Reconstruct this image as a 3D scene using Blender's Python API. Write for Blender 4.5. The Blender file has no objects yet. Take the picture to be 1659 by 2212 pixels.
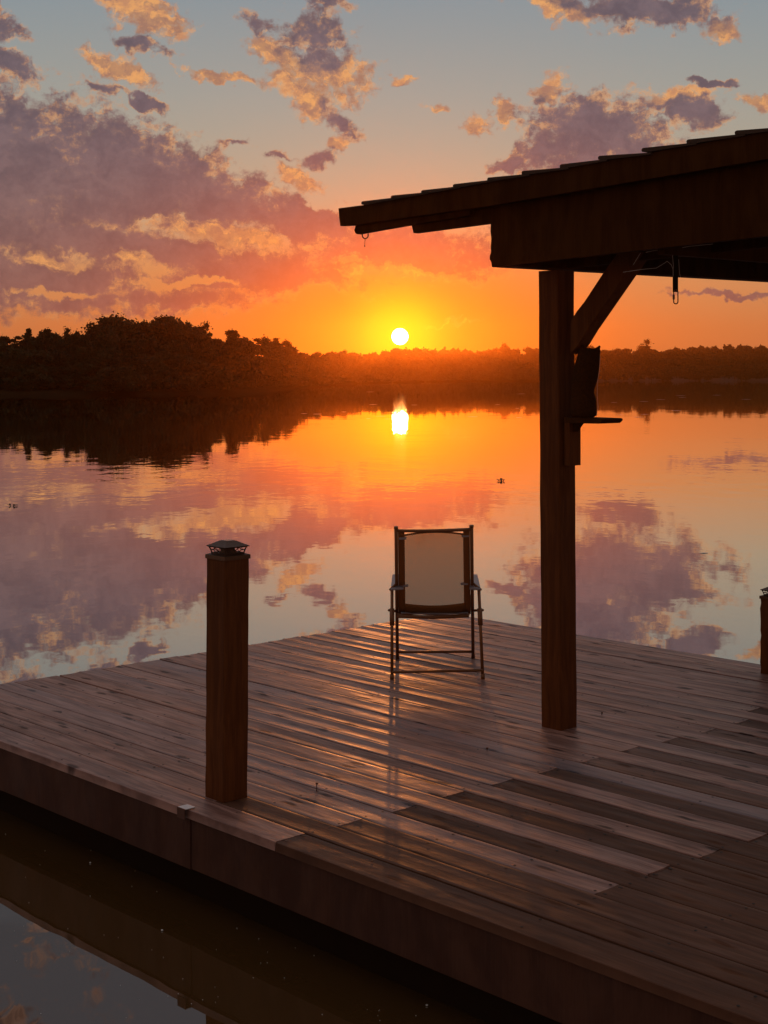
import bpy, bmesh, math, random
import numpy as np
from mathutils import Vector, Matrix, noise
random.seed(7); np.random.seed(7)
scn = bpy.context.scene
C = scn.collection
R = math.radians
# ------------------------------------------------------------------ survey
# Image measurements of the photograph (on a 1659 x 2212 grid) give ground positions in metres.
F, CX, HY, H = 3200.0, 829.5, 815.0, 1.78      # focal, centre, horizon, eye height above deck
WL = -0.40                                      # water level, deck top is z = 0
def gnd(x, y, z=0.0):
    Z = (H - z) * F / (y - HY)
    return Vector(((x - CX) / F * Z, Z, z))
def atZ(x, y, Z):
    return Vector(((x - CX) / F * Z, Z, H - (y - HY) / F * Z))
def proj(p):
    return (CX + p.x / p.y * F, HY + (H - p.z) / p.y * F)
A0, A1 = gnd(26.5, 1475.2), gnd(841, 1344)
V = (A1 - A0).normalized()
B0, B1 = gnd(0, 1598), gnd(1659, 2207)
U = (B1 - B0).normalized()
# intersection of the two deck edges = origin of the deck
def isect(p, d, q, e):
    den = d.x * e.y - d.y * e.x
    t = ((q.x - p.x) * e.y - (q.y - p.y) * e.x) / den
    return p + d * t
O = isect(A0, V, B0, U)
def W(u, v, z=0.0):
    p = O + U * u + V * v
    return Vector((p.x, p.y, z))
def uv_of(p):
    d = p - O
    den = U.x * V.y - U.y * V.x
    return ((d.x * V.y - d.y * V.x) / den, (U.x * d.y - U.y * d.x) / den)
# ------------------------------------------------------------------ objects
def tag(o, label=None, cat=None, group=None, kind=None):
    if label: o['label'] = label
    if cat: o['category'] = cat
    if group: o['group'] = group
    if kind: o['kind'] = kind
    return o
def empty(name, loc, label, cat, group=None, rz=0):
    o = bpy.data.objects.new(name, None); C.objects.link(o)
    o.location = loc; o.rotation_euler.z = rz; o.empty_display_size = .2
    return tag(o, label, cat, group)
def link(name, me, mat, parent=None, smooth=False):
    o = bpy.data.objects.new(name, me); C.objects.link(o)
    if mat: me.materials.append(mat)
    if parent:
        o.parent = parent
        o.matrix_parent_inverse = Matrix.Identity(4)
    if smooth:
        me.polygons.foreach_set('use_smooth', [True] * len(me.polygons))
    return o
class MB:
    """collects shapes in world space and links them as one mesh"""
    def __init__(s): s.v = []; s.f = []
    def add(s, vs, fs):
        n = len(s.v); s.v += [Vector(p) for p in vs]; s.f += [[i + n for i in f] for f in fs]; return s
    def hexa(s, b, t):       # bottom 4, top 4 (ccw from above)
        return s.add(list(b) + list(t), [(3, 2, 1, 0), (4, 5, 6, 7), (0, 1, 5, 4), (1, 2, 6, 5), (2, 3, 7, 6), (3, 0, 4, 7)])
    def bar(s, p, q, w, h, up=Vector((0, 0, 1))):
        p = Vector(p); q = Vector(q); d = (q - p).normalized()
        x = d.cross(up).normalized(); y = x.cross(d)
        a = [x * (-w / 2) - y * (h / 2), x * (w / 2) - y * (h / 2), x * (w / 2) + y * (h / 2), x * (-w / 2) + y * (h / 2)]
        vs = [p + k for k in a] + [q + k for k in a]
        return s.add(vs, [(3, 2, 1, 0), (4, 5, 6, 7), (0, 1, 5, 4), (1, 2, 6, 5), (2, 3, 7, 6), (3, 0, 4, 7)])
    def prism(s, poly, off):     # polygon of world points, extruded by vector off
        n = len(poly); a = [Vector(p) for p in poly]; b = [p + off for p in a]
        fs = [list(range(n))[::-1], [i + n for i in range(n)]]
        fs += [(i, (i + 1) % n, (i + 1) % n + n, i + n) for i in range(n)]
        return s.add(a + b, fs)
    def tube(s, pts, r, n=8, cap=True, closed=False):
        pts = [Vector(p) for p in pts]; m = len(pts)
        rr = r if isinstance(r, (list, tuple)) else [r] * m
        vs = []; prev = None
        for i, p in enumerate(pts):
            if closed: d = pts[(i + 1) % m] - pts[i - 1]
            else: d = pts[min(i + 1, m - 1)] - pts[max(i - 1, 0)]
            d.normalize()
            if prev is None:
                a = Vector((0, 0, 1)) if abs(d.z) < .9 else Vector((1, 0, 0))
                x = d.cross(a).normalized()
            else:
                x = (prev - d * prev.dot(d)).normalized()
            prev = x; y = d.cross(x)
            for k in range(n):
                t = 2 * math.pi * k / n
                vs.append(p + (x * math.cos(t) + y * math.sin(t)) * rr[i])
        fs = []
        for i in range(m if closed else m - 1):
            j = (i + 1) % m
            for k in range(n):
                fs.append((i * n + k, i * n + (k + 1) % n, j * n + (k + 1) % n, j * n + k))
        if cap and not closed:
            fs.append(list(range(n))[::-1]); fs.append([(m - 1) * n + k for k in range(n)])
        return s.add(vs, fs)
    def build(s, name, mat, parent=None, smooth=False, bevel=0, auto=False):
        off = Vector((0, 0, 0))
        if parent is not None:
            inv = parent.matrix_basis.inverted()
            par = parent.parent
            while par is not None:
                inv = inv @ par.matrix_basis.inverted(); par = par.parent
            vs = [inv @ p for p in s.v]
        else:
            zc = min(p.z for p in s.v)
            off = sum(s.v, Vector()) / len(s.v); off.z = zc
            vs = [p - off for p in s.v]
        me = bpy.data.meshes.new(name)
        me.from_pydata([tuple(p) for p in vs], [], [tuple(f) for f in s.f]); me.update()
        bm = bmesh.new(); bm.from_mesh(me); bmesh.ops.recalc_face_normals(bm, faces=bm.faces)
        if bevel:
            bmesh.ops.bevel(bm, geom=[e for e in bm.edges if len(e.link_faces) == 2 and e.calc_face_angle(0) > .6], offset=bevel, segments=2, affect='EDGES', profile=.6)
        bm.to_mesh(me); bm.free()
        o = link(name, me, mat, parent, smooth)
        if parent is None: o.location = off
        if auto:
            for p in me.polygons: p.use_smooth = True
            try: me.set_sharp_from_angle(angle=R(35))
            except Exception: pass
        return o
# ------------------------------------------------------------------ node helpers
class NT:
    def __init__(s, tree): s.t = tree; s.n = tree.nodes; s.l = tree.links
    def new(s, ty, **k):
        n = s.n.new(ty)
        for a, b in k.items(): setattr(n, a, b)
        return n
    def put(s, sock, v):
        if isinstance(v, bpy.types.NodeSocket): s.l.new(v, sock)
        elif v is not None: sock.default_value = v
    def m(s, op, a, b=None, c=None, clamp=False):
        n = s.new('ShaderNodeMath', operation=op); n.use_clamp = clamp
        s.put(n.inputs[0], a)
        if b is not None: s.put(n.inputs[1], b)
        if c is not None: s.put(n.inputs[2], c)
        return n.outputs[0]
    def vm(s, op, a, b=None, c=None):
        n = s.new('ShaderNodeVectorMath', operation=op)
        s.put(n.inputs[0], a)
        if b is not None: s.put(n.inputs[3 if op == 'SCALE' else 1], b)
        if c is not None: s.put(n.inputs[2], c)
        return n.outputs[1] if op in ('LENGTH', 'DOT_PRODUCT', 'DISTANCE') else n.outputs[0]
    def mapr(s, v, a, b, c=0., d=1., ip='SMOOTHSTEP'):
        n = s.new('ShaderNodeMapRange', interpolation_type=ip)
        s.put(n.inputs[0], v)
        for i, x in zip((1, 2, 3, 4), (a, b, c, d)): s.put(n.inputs[i], x)
        return n.outputs[0]
    def mix(s, f, a, b, bt='MIX'):
        n = s.new('ShaderNodeMix', data_type='RGBA', blend_type=bt)
        s.put(n.inputs[0], f); s.put(n.inputs[6], a); s.put(n.inputs[7], b)
        return n.outputs[2]
    def mapping(s, v, loc=(0, 0, 0), rot=(0, 0, 0), sc=(1, 1, 1), ty='POINT'):
        n = s.new('ShaderNodeMapping', vector_type=ty); s.put(n.inputs[0], v)
        n.inputs[1].default_value = loc; n.inputs[2].default_value = rot; n.inputs[3].default_value = sc
        return n.outputs[0]
    def noise(s, v, sc, det=4, rough=.55, dist=0, ty='FBM', color=False, dim='3D'):
        n = s.new('ShaderNodeTexNoise', noise_dimensions=dim, noise_type=ty)
        s.put(n.inputs['Vector'], v); n.inputs['Scale'].default_value = sc
        n.inputs['Detail'].default_value = det; n.inputs['Roughness'].default_value = rough
        n.inputs['Distortion'].default_value = dist
        return n.outputs['Color'] if color else n.outputs['Fac']
    def ramp(s, v, stops):
        n = s.new('ShaderNodeValToRGB'); s.put(n.inputs[0], v); e = n.color_ramp.elements
        while len(e) < len(stops): e.new(.5)
        for el, (p, c) in zip(e, stops): el.position = p; el.color = c
        return n.outputs[0]
    def xyz(s, x, y, z=0.):
        n = s.new('ShaderNodeCombineXYZ'); s.put(n.inputs[0], x); s.put(n.inputs[1], y); s.put(n.inputs[2], z); return n.outputs[0]
    def sep(s, v):
        n = s.new('ShaderNodeSeparateXYZ'); s.put(n.inputs[0], v); return n.outputs
def lin(r, g, b, k=1.0):
    f = lambda c: (c / 12.92 if c <= .04045 else ((c + .055) / 1.055) ** 2.4)
    return (f(r / 255) * k, f(g / 255) * k, f(b / 255) * k, 1)
def material(name):
    m = bpy.data.materials.new(name); m.use_nodes = True; nt = NT(m.node_tree)
    return m, nt, m.node_tree.nodes['Principled BSDF']
def simple(name, col, rough=.6, metal=0., var=.25, sc=20, bump=.0, spec=.5):
    m, n, p = material(name)
    tc = n.new('ShaderNodeTexCoord').outputs['Object']
    f = n.noise(tc, sc, 5)
    a = tuple(c * (1 - var) for c in col[:3]) + (1,); b = tuple(min(1, c * (1 + var)) for c in col[:3]) + (1,)
    n.put(p.inputs['Base Color'], n.mix(f, a, b))
    p.inputs['Metallic'].default_value = metal
    n.put(p.inputs['Roughness'], n.mapr(f, .3, .7, rough * .85, min(1, rough * 1.15)))
    p.inputs['Specular IOR Level'].default_value = spec
    if bump:
        b = n.new('ShaderNodeBump'); b.inputs['Strength'].default_value = bump; b.inputs['Distance'].default_value = .01
        n.put(b.inputs['Height'], f); n.l.new(b.outputs[0], p.inputs['Normal'])
    return m
# ------------------------------------------------------------------ world sky
world = bpy.data.worlds.new('World'); scn.world = world; world.use_nodes = True
n = NT(world.node_tree); bg = world.node_tree.nodes['Background']
tc = n.new('ShaderNodeTexCoord').outputs['Generated']
dx, dy, dz = n.sep(tc)[:3]
az = n.m('ARCTAN2', dx, dy); el = n.m('ARCSINE', dz)
A = n.m('MULTIPLY', az, 32.); E = n.m('MULTIPLY', el, 32.)          # 1 unit = 1/32 rad
P0 = n.xyz(A, E, 0)
SUNX, SUNY = (864 - CX) / 100, (HY - 727) / 100
w1 = n.vm('SUBTRACT', n.noise(P0, .75, 3, .6, color=True, dim='2D'), (.5, .5, .5))
w2 = n.vm('SUBTRACT', n.noise(P0, 3.2, 4, .6, color=True, dim='2D'), (.5, .5, .5))
Pw = n.vm('ADD', n.vm('ADD', P0, n.vm('MULTIPLY', w1, (.9, .7, 0))), n.vm('MULTIPLY', w2, (.40, .34, 0)))
def field(blobs):
    cur = None; src = Pw
    for i, (x, y, rx, ry, rot) in enumerate(blobs):
        if i % 8 == 7:      # evaluate the clouds one batch after another
            src = n.vm('MULTIPLY_ADD', cur, (1e-7, 1e-7, 0), Pw)
        q = n.mapping(src, ((x - CX) / 100, (HY - y) / 100, 0), (0, 0, R(rot)), (rx / 100, ry / 100, 1), 'TEXTURE')
        L = n.vm('LENGTH', n.vm('MULTIPLY', q, (1, 1, 0)))
        cur = L if cur is None else n.m('SMOOTH_MIN', cur, L, .25)
    return n.m('SUBTRACT', 1., cur)
MAUVE = [(20, 390, 320, 220, -18), (270, 405, 290, 165, -22), (470, 445, 220, 105, -25), (640, 480, 130, 60, -15),
         (250, 545, 520, 85, -3), (0, 610, 420, 90, 0), (560, 590, 330, 62, 3), (860, 545, 280, 72, -4), (690, 480, 110, 50, -20), (200, 655, 520, 34, 2),
         (25, 85, 70, 28, -35), (45, 175, 75, 32, -30), (300, 112, 70, 22, -25), (690, 95, 78, 75, -35), (735, 262, 65, 24, -40),
         (700, 14, 65, 16, -12), (700, 352, 62, 22, 8), (610, 345, 40, 9, 6), (512, 320, 42, 10, -4), (230, 213, 70, 12, -4), (320, 232, 60, 13, -22),
         (1290, 290, 175, 78, -8), (1105, 362, 62, 22, 6), (1330, 400, 250, 115, 0), (1490, 262, 85, 36, -5), (1390, 40, 190, 46, -8), (1180, 330, 80, 40, 10),
         (1530, 205, 66, 11, -14), (1560, 640, 170, 10, 3), (1330, 520, 110, 30, 0), (560, 72, 48, 26, -20)]
GOLD = [(305, 42, 118, 52, -28), (255, 165, 100, 27, -22), (480, 180, 105, 12, -9), (575, 130, 60, 34, -10), (700, 165, 125, 66, -12),
        (665, 225, 65, 40, -30), (735, 320, 40, 20, 30), (866, 181, 30, 11, 0), (943, 238, 34, 14, -14), (1018, 275, 38, 30, -20), (1092, 246, 32, 32, 10),
        (1190, 206, 46, 40, 20), (1215, 28, 110, 40, -20), (1552, 85, 52, 28, -10), (1625, 238, 58, 20, -10), (1090, 4, 60, 14, 0), (1450, 235, 110, 30, 0),
        (860, 590, 200, 15, -4), (760, 560, 60, 30, 20), (470, 505, 150, 38, -6), (120, 560, 120, 26, -10), (650, 400, 70, 28, -30),
        (980, 697, 60, 4, 0), (300, 320, 0.1, 0.1, 0), (1010, 560, 60, 14, 0), (260, 565, 80, 24, -8), (1650, 5, 40, 14, 0)]
OPEN = [(470, 508, 130, 34, -6), (120, 562, 105, 26, -8), (285, 568, 95, 28, -12), (330, 480, 60, 18, -8), (560, 520, 60, 16, 0), (850, 592, 150, 17, -4),
        (700, 445, 60, 26, -25), (650, 400, 40, 16, -35), (760, 560, 55, 22, 10), (120, 640, 90, 10, 0), (420, 612, 120, 9, 4)]
FO = field(OPEN)
FSM = n.m('ADD', n.m('MULTIPLY', field(MAUVE[9:20] + MAUVE[-1:] + MAUVE[22:25:2][:0]), .62), .04)
FBM = n.m('MAXIMUM', field(MAUVE[:9] + MAUVE[20:-1]), FSM)
FM = n.m('SUBTRACT', FBM, n.m('MULTIPLY', n.m('MAXIMUM', n.m('ADD', FO, .25), 0.), .80))
FG = n.m('ADD', n.m('MULTIPLY', field(GOLD), .7), .06)
fb = n.m('SUBTRACT', n.noise(n.vm('MULTIPLY', Pw, (1, 1.35, 1)), 1.15, 8, .66, dim='2D'), .5)
Ps = n.vm('ADD', Pw, ((SUNX) * .0 + .06, -.16, 0))
fb2 = n.m('SUBTRACT', n.noise(n.vm('MULTIPLY', Ps, (1, 1.35, 1)), 1.15, 8, .66, dim='2D'), .5)
fh = n.m('SUBTRACT', n.noise(P0, 5.5, 5, .7, dim='2D'), .5)
big = n.m('SUBTRACT', n.noise(P0, .35, 4, .6, dim='2D'), .5)
# clouds anywhere above and behind (out of the named ones)
hi = n.m('MULTIPLY', n.mapr(E, 8.4, 11), n.m('ADD', n.m('MULTIPLY', big, 2.4), -.12))
out = n.mapr(n.m('ABSOLUTE', A), 9, 14)
gen = n.m('ADD', hi, n.m('MULTIPLY', out, n.m('SUBTRACT', n.m('MULTIPLY', big, 1.5), n.m('MULTIPLY', n.mapr(E, 0, 8), .15))))
FM2 = n.m('MAXIMUM', FM, n.m('SUBTRACT', gen, n.mapr(n.m('ADD', n.mapr(E, 8.4, 11), out), 0, .5, 5., 0.)))
fmid = n.m('SUBTRACT', n.noise(n.vm('MULTIPLY', P0, (1, 1.5, 1)), 2.4, 5, .62, dim='2D'), .5)
nz = n.m('ADD', n.m('MULTIPLY', fb, 1.9), n.m('ADD', n.m('MULTIPLY', fmid, 1.1), n.m('MULTIPLY', fh, .75)))
Fall = n.m('MAXIMUM', FM2, n.m('SUBTRACT', FG, .06))
d = n.m('ADD', n.m('MULTIPLY', Fall, 1.5), nz)
dens = n.mapr(d, -.10, .55)
thick = n.mapr(n.m('ADD', n.m('MULTIPLY', FM2, 2.1), n.m('ADD', n.m('MULTIPLY', fb, 1.3), n.m('MULTIPLY', fmid, .7))), -.22, .42)
litn = n.mapr(n.m('SUBTRACT', fb, fb2), -.05, .09)                      # sun side of each billow
rim = n.m('SUBTRACT', 1., n.mapr(d, .12, .85))
gold = n.m('MAXIMUM', n.m('MULTIPLY', n.m('SUBTRACT', 1., thick), n.mapr(litn, 0, 1, .55, 1)), n.m('MULTIPLY', rim, n.mapr(litn, 0, 1, .12, .9)))
gold = n.m('MULTIPLY', gold, 1., clamp=True)
# angular distance from the sun
ds = n.vm('LENGTH', n.vm('MULTIPLY', n.vm('SUBTRACT', P0, (SUNX, SUNY, 0)), (1, 1, 0)))
de = n.vm('LENGTH', n.vm('MULTIPLY', n.vm('SUBTRACT', P0, (SUNX, SUNY, 0)), (.70, 1.42, 0)))
glow = n.m('POWER', 2.718, n.m('MULTIPLY', n.m('POWER', n.m('DIVIDE', de, 3.3), 2.), -1.))
glow2 = n.m('POWER', 2.718, n.m('MULTIPLY', n.m('POWER', n.m('DIVIDE', ds, .78), 2.), -1.))
# clear sky by elevation (Nishita for the hue of the high dome, dusk ramp near the horizon)
stops = [(0, lin(214, 122, 72)), (.04, lin(218, 134, 84)), (.09, lin(208, 152, 106)), (.15, lin(182, 172, 148)), (.24, lin(160, 165, 160)),
         (.33, lin(136, 154, 164)), (.44, lin(92, 99, 108)), (.62, lin(122, 126, 136)), (1, lin(162, 164, 172))]
clear = n.ramp(n.m('DIVIDE', E, 25.), stops)
nis = n.new('ShaderNodeTexSky', sky_type='NISHITA'); nis.sun_disc = False
nis.sun_elevation = R(1.58); nis.sun_rotation = math.atan2(SUNX, 32.); nis.dust_density = 2.
nisc = n.vm('SCALE', nis.outputs[0], .05)
clear = n.mix(.12, clear, nisc)
# the side away from the sunset is dimmer
back = n.mapr(dy, -.6, .6, .8, 1.)
clear = n.mix(n.m('MULTIPLY', glow, .93), clear, lin(238, 116, 2))
mcol = n.mix(n.mapr(E, 1.0, 6.5), lin(134, 102, 98), lin(106, 98, 109))
mcol = n.mix(n.mapr(n.m('ADD', fb2, n.m('MULTIPLY', fh, .4)), -.22, .24), n.mix(.10, mcol, lin(190, 140, 120)), n.mix(.36, mcol, lin(78, 64, 72)))
mcol = n.mix(n.mapr(E, 9, 13), mcol, lin(62, 58, 66))
mcol = n.mix(n.m('MULTIPLY', glow, .88), mcol, lin(222, 98, 22))
gcol = n.mix(n.mapr(E, 9.5, 12), lin(232, 166, 104), lin(190, 130, 85))
gcol = n.mix(n.m('MULTIPLY', n.mapr(n.m('ADD', fmid, n.m('MULTIPLY', fh, .7)), -.16, .2), .62), gcol, lin(172, 122, 104))
gcol = n.mix(n.m('MULTIPLY', glow, .9), gcol, lin(255, 150, 20))
ccol = n.mix(gold, mcol, gcol)
sky = n.mix(n.m('MULTIPLY', dens, .97), clear, ccol)
sky = n.mix(n.m('MULTIPLY', glow2, .95), sky, lin(255, 215, 0, 1.0))
sky = n.vm('SCALE', sky, back)
disc = n.mapr(ds, .155, .185, 22., 0.)
sky = n.vm('ADD', sky, n.vm('MULTIPLY', n.xyz(disc, disc, disc), (1, .93, .75)))
sky = n.vm('MULTIPLY', sky, n.xyz(*[n.mapr(dz, -.03, 0., .12, 1.)] * 3))
n.l.new(sky, bg.inputs[0]); bg.inputs[1].default_value = 1.0
world.cycles.sampling_method = 'MANUAL'; world.cycles.sample_map_resolution = 1024
# sun
sl = bpy.data.lights.new('sun', 'SUN'); sl.energy = .42; sl.angle = R(.53); sl.color = (1, .31, .07)
so = bpy.data.objects.new('sun', sl); C.objects.link(so)
sd = Vector((SUNX / 32, 1, SUNY / 32)).normalized()
so.rotation_euler = sd.to_track_quat('Z', 'Y').to_euler(); so.location = (0, 40, 30)
# ------------------------------------------------------------------ water
def mat_water():
    m, n, p = material('lake water')
    g = n.new('ShaderNodeNewGeometry').outputs['Position']
    x, y = n.sep(g)[:2]
    b1 = n.noise(n.mapping(g, sc=(1, .55, 1)), 1.3, 3, .5)
    b2 = n.noise(n.mapping(g, sc=(1, .5, 1)), .16, 3, .5)
    patch = n.mapr(n.noise(n.mapping(g, sc=(.02, .06, 1)), 1., 3), .40, .66, .35, 1.5)
    calm = n.mapr(y, 40, 130, .0062, .0019)
    h = n.m('ADD', n.m('MULTIPLY', n.m('MULTIPLY', b1, calm), patch), n.m('MULTIPLY', b2, .005))
    bp = n.new('ShaderNodeBump'); bp.inputs['Strength'].default_value = 1.; bp.inputs['Distance'].default_value = 1.
    n.put(bp.inputs['Height'], h)
    fr = n.new('ShaderNodeFresnel'); fr.inputs[0].default_value = 1.33; n.l.new(bp.outputs[0], fr.inputs['Normal'])
    inv = n.m('SUBTRACT', 1., fr.outputs[0])
    fac = n.m('SUBTRACT', 1., n.m('POWER', inv, 2.7))
    gl = n.new('ShaderNodeBsdfGlossy'); gl.inputs['Roughness'].default_value = .012; gl.inputs['Color'].default_value = (.93, .93, .93, 1)
    n.l.new(bp.outputs[0], gl.inputs['Normal'])
    p.inputs['Base Color'].default_value = (.085, .036, .009, 1); p.inputs['Roughness'].default_value = .6; p.inputs['Specular IOR Level'].default_value = 0
    mx = n.new('ShaderNodeMixShader'); n.put(mx.inputs[0], fac); n.l.new(p.outputs[0], mx.inputs[1]); n.l.new(gl.outputs[0], mx.inputs[2])
    n.l.new(mx.outputs[0], m.node_tree.nodes['Material Output'].inputs[0])
    return m
mb = MB(); S = 2600
mb.add([(-S, -400, WL), (S, -400, WL), (S, S, WL), (-S, S, WL)], [(0, 1, 2, 3)])
tag(mb.build('lake_water', mat_water()), 'calm lake water mirroring the sunset sky', None, kind='structure')
# ------------------------------------------------------------------ wood
def mat_wood(name, light, dark, board=False, rough=(.32, .5), grain=26., spec=.5):
    m, n, p = material(name)
    if board:
        at = n.new('ShaderNodeAttribute', attribute_name='board'); c = n.sep(at.outputs['Vector'])
        uvn = n.new('ShaderNodeUVMap').outputs[0]
        g = n.vm('ADD', uvn, n.vm('SCALE', n.xyz(c[1], n.m('MULTIPLY', c[1], .37), c[1]), 37.))
    else:
        g = n.new('ShaderNodeTexCoord').outputs['Object']
        g = n.vm('ADD', g, (3.1, 1.7, .4))
    long = n.mapping(g, sc=(1.2, grain, 1) if board else (grain, grain, 1.2))
    wob = n.vm('ADD', long, n.vm('SCALE', n.noise(g, 2.2, 2, color=True), 1.6))
    gr = n.noise(wob, 1.6, 6, .62)
    fine = n.noise(n.mapping(g, sc=(4, 160, 1) if board else (160, 160, 5)), 1., 3, .6)
    blot = n.noise(n.mapping(g, sc=(1.2, 5, 1) if board else (2, 2, 1.)), 1.4, 4, .6)
    f = n.m('ADD', n.m('MULTIPLY', gr, .55), n.m('ADD', n.m('MULTIPLY', fine, .2), n.m('MULTIPLY', blot, .3)))
    col = n.mix(n.mapr(f, .42, .64), dark, light)
    hgt = n.m('ADD', n.m('MULTIPLY', gr, .6), n.m('MULTIPLY', fine, .35))
    if board:
        vo = n.new('ShaderNodeTexVoronoi', feature='F1', voronoi_dimensions='2D')
        n.put(vo.inputs['Vector'], n.mapping(n.vm('ADD', g, n.vm('SCALE', n.noise(g, 14, 2, color=True), .03)), sc=(2.3, 8.5, 1))); vo.inputs['Scale'].default_value = 1.
        kn = n.mapr(vo.outputs['Distance'], .06, .17, 1., 0.)
        kn = n.m('MULTIPLY', kn, n.mapr(n.sep(vo.outputs['Color'])[0], .38, .6))
        col = n.mix(n.m('MULTIPLY', kn, .9), col, (.03, .010, .006, 1))
        hgt = n.m('SUBTRACT', hgt, n.m('MULTIPLY', kn, .5))
        old = n.mix(gr, (.028, .0105, .006, 1), (.19, .075, .038, 1))
        col = n.mix(c[0], old, col)
        col = n.mix(n.m('MULTIPLY', c[2], .5), col, (.16, .135, .15, 1))
    n.put(p.inputs['Base Color'], col)
    rg = n.mapr(n.noise(n.mapping(g, sc=(2, 14, 1) if board else (4, 4, 2)), 1.5, 4), .3, .7, rough[0], rough[1])
    if board: rg = n.m('ADD', rg, n.mapr(c[0], 0, 1, .10, 0))
    n.put(p.inputs['Roughness'], rg); p.inputs['Specular IOR Level'].default_value = spec
    if board: n.put(p.inputs['Specular IOR Level'], n.m('MULTIPLY', n.mapr(c[0], 0, 1, .12, spec, 'LINEAR'), n.m('SUBTRACT', 1., n.m('MULTIPLY', kn, .8))))
    b = n.new('ShaderNodeBump'); b.inputs['Strength'].default_value = .55; b.inputs['Distance'].default_value = .0018
    n.put(b.inputs['Height'], hgt)
    if board:
        b2 = n.new('ShaderNodeBump'); b2.inputs['Strength'].default_value = .5; b2.inputs['Distance'].default_value = .006
        n.put(b2.inputs['Height'], n.noise(n.mapping(g, sc=(5, 9, 1)), 1.3, 2, .4)); n.l.new(b.outputs[0], b2.inputs['Normal']); b = b2
    n.l.new(b.outputs[0], p.inputs['Normal'])
    return m
M_deck = mat_wood('weathered deck board', (.52, .25, .175, 1), (.19, .074, .045, 1), True, (.36, .52), spec=.42)
M_fascia = mat_wood('painted brown fascia', (.085, .029, .014, 1), (.055, .017, .008, 1), False, (.6, .8), 5, .2)
M_post = mat_wood('brown stained post', (.15, .042, .009, 1), (.095, .025, .005, 1), False, (.7, .85), 22, .12)
M_roofwood = mat_wood('dark stained timber', (.075, .024, .006, 1), (.048, .014, .0035, 1), False, (.8, .95), 9, .03)
M_shingle = simple('brown roof shingle', (.07, .034, .02, 1), .8, 0, .4, 60, .5, .2)
M_black = simple('dark brown', (.020, .009, .004, 1), .9, 0, .4, 6, 0, .05)
M_metalbr = simple('bronze coated metal', (.10, .045, .022, 1), .45, .6, .3, 60)
M_steel = simple('rusty steel', (.13, .055, .035, 1), .5, .8, .4, 120)
M_zinc = simple('galvanised steel', (.62, .60, .60, 1), .32, .9, .2, 60)
M_capglass = simple('clear lens', (.5, .42, .32, 1), .2, 0, .1, 30)
# ------------------------------------------------------------------ dock
uF, vF = uv_of(gnd(972, 1325.5))
PITCH = .1465
NR = int(round(vF / PITCH)); PITCH = vF / NR
ULEN = 13.0
def jointu(x, y): return uv_of(gnd(x, y))[0]
uA = {0: jointu(636, 1807.5)}
for k, (x, y) in {2: (732, 1784), 4: (850, 1754), 6: (958, 1723), 8: (1064, 1697), 10: (1161, 1672), 12: (1255, 1648), 14: (1347, 1623), 16: (1464, 1594), 18: (1548, 1574), 20: (1617, 1555)}.items():
    uA[k] = jointu(x, y)
uB = {}
for k, (x, y) in {3: (1268, 1938), 5: (1384, 1896), 7: (1497, 1859), 9: (1600, 1825)}.items():
    uB[k] = jointu(x, y)
mA = sum(uA[k] for k in (2, 4, 6, 8, 10)) / 5; mBm = sum(uB.values()) / 4
print('deck rows', NR, 'pitch', PITCH, 'uA', {k: round(v, 2) for k, v in uA.items()}, 'uB', {k: round(v, 2) for k, v in uB.items()}, 'O', O, 'UV angle', math.degrees(U.angle(V)))
PA = gnd(484, 1735); PA_uv = uv_of(PA + Vector((0, .094, 0)))
PM = gnd(1213, 1579.5); PM_uv = uv_of(PM + Vector((0, .094, 0)))
PR_uv = uv_of(gnd(1679, 1458) + Vector((0, .04, 0)))
print('posts', PA_uv, PM_uv, PR_uv, 'vF', vF)
dock = empty('dock', W(3, vF / 2, 0), 'weathered wooden dock deck with staggered boards over the lake', 'dock')
rnd = random.Random(11)
verts = []; faces = []; uvs = []; battr = []
prof = [0, .006, .03, .06, .5, .94, .97, .994, 1]
def board(u0, u1, v0, v1, light, tint, cup, zoff, skew=0):
    seed = rnd.random()
    ns = max(2, int((u1 - u0) / .35)); w = v1 - v0
    ph = rnd.random() * 6
    rows = []
    K = [0, .008, .03, .12, .25, .4, .5, .6, .75, .88, .97, .992, 1]
    for i in range(ns + 1):
        t = i / ns; u = u0 + (u1 - u0) * t
        row = []
        wav = .0012 * math.sin(u * 1.1 + ph)
        for j, k in enumerate(K):
            z = zoff + wav + cup * ((2 * k - 1) ** 2)
            if j in (0, len(K) - 1): z -= .0028
            elif j in (1, len(K) - 2): z -= .0012
            z += noise.noise(Vector((u * 2.3, k * 2 + seed * 50, seed * 9))) * .0012
            row.append((u, v0 + w * k, z))
        if v0 < 0:
            e_ = noise.noise(Vector((u * 5, 3, 0))) * .003 + noise.noise(Vector((u * 31, 3, 0))) * .0016
            row[0] = (u, v0 + e_ + .0025, row[0][2]); row[1] = (u, row[1][1] + e_ + .001, row[1][2] - .0008)
        full = [(u, v0, zoff - .034)] + row + [(u, v1, zoff - .034)]
        rows.append(full)
    base = len(verts); m = len(rows[0])
    for r_ in rows:
        for (u, v, z) in r_:
            verts.append(W(u, v, z)); uvs.append((u, v))
            battr.append((light, seed, tint))
    for i in range(ns):
        for j in range(m - 1):
            a = base + i * m + j
            faces.append((a, a + m, a + m + 1, a + 1))
        a = base + i * m
        faces.append((a, a + m - 1, a + m + m - 1, a + m))
    faces.append(tuple(base + j for j in range(m)))
    faces.append(tuple(base + ns * m + j for j in range(m))[::-1])
GAP = .0055
joints = []
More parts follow.
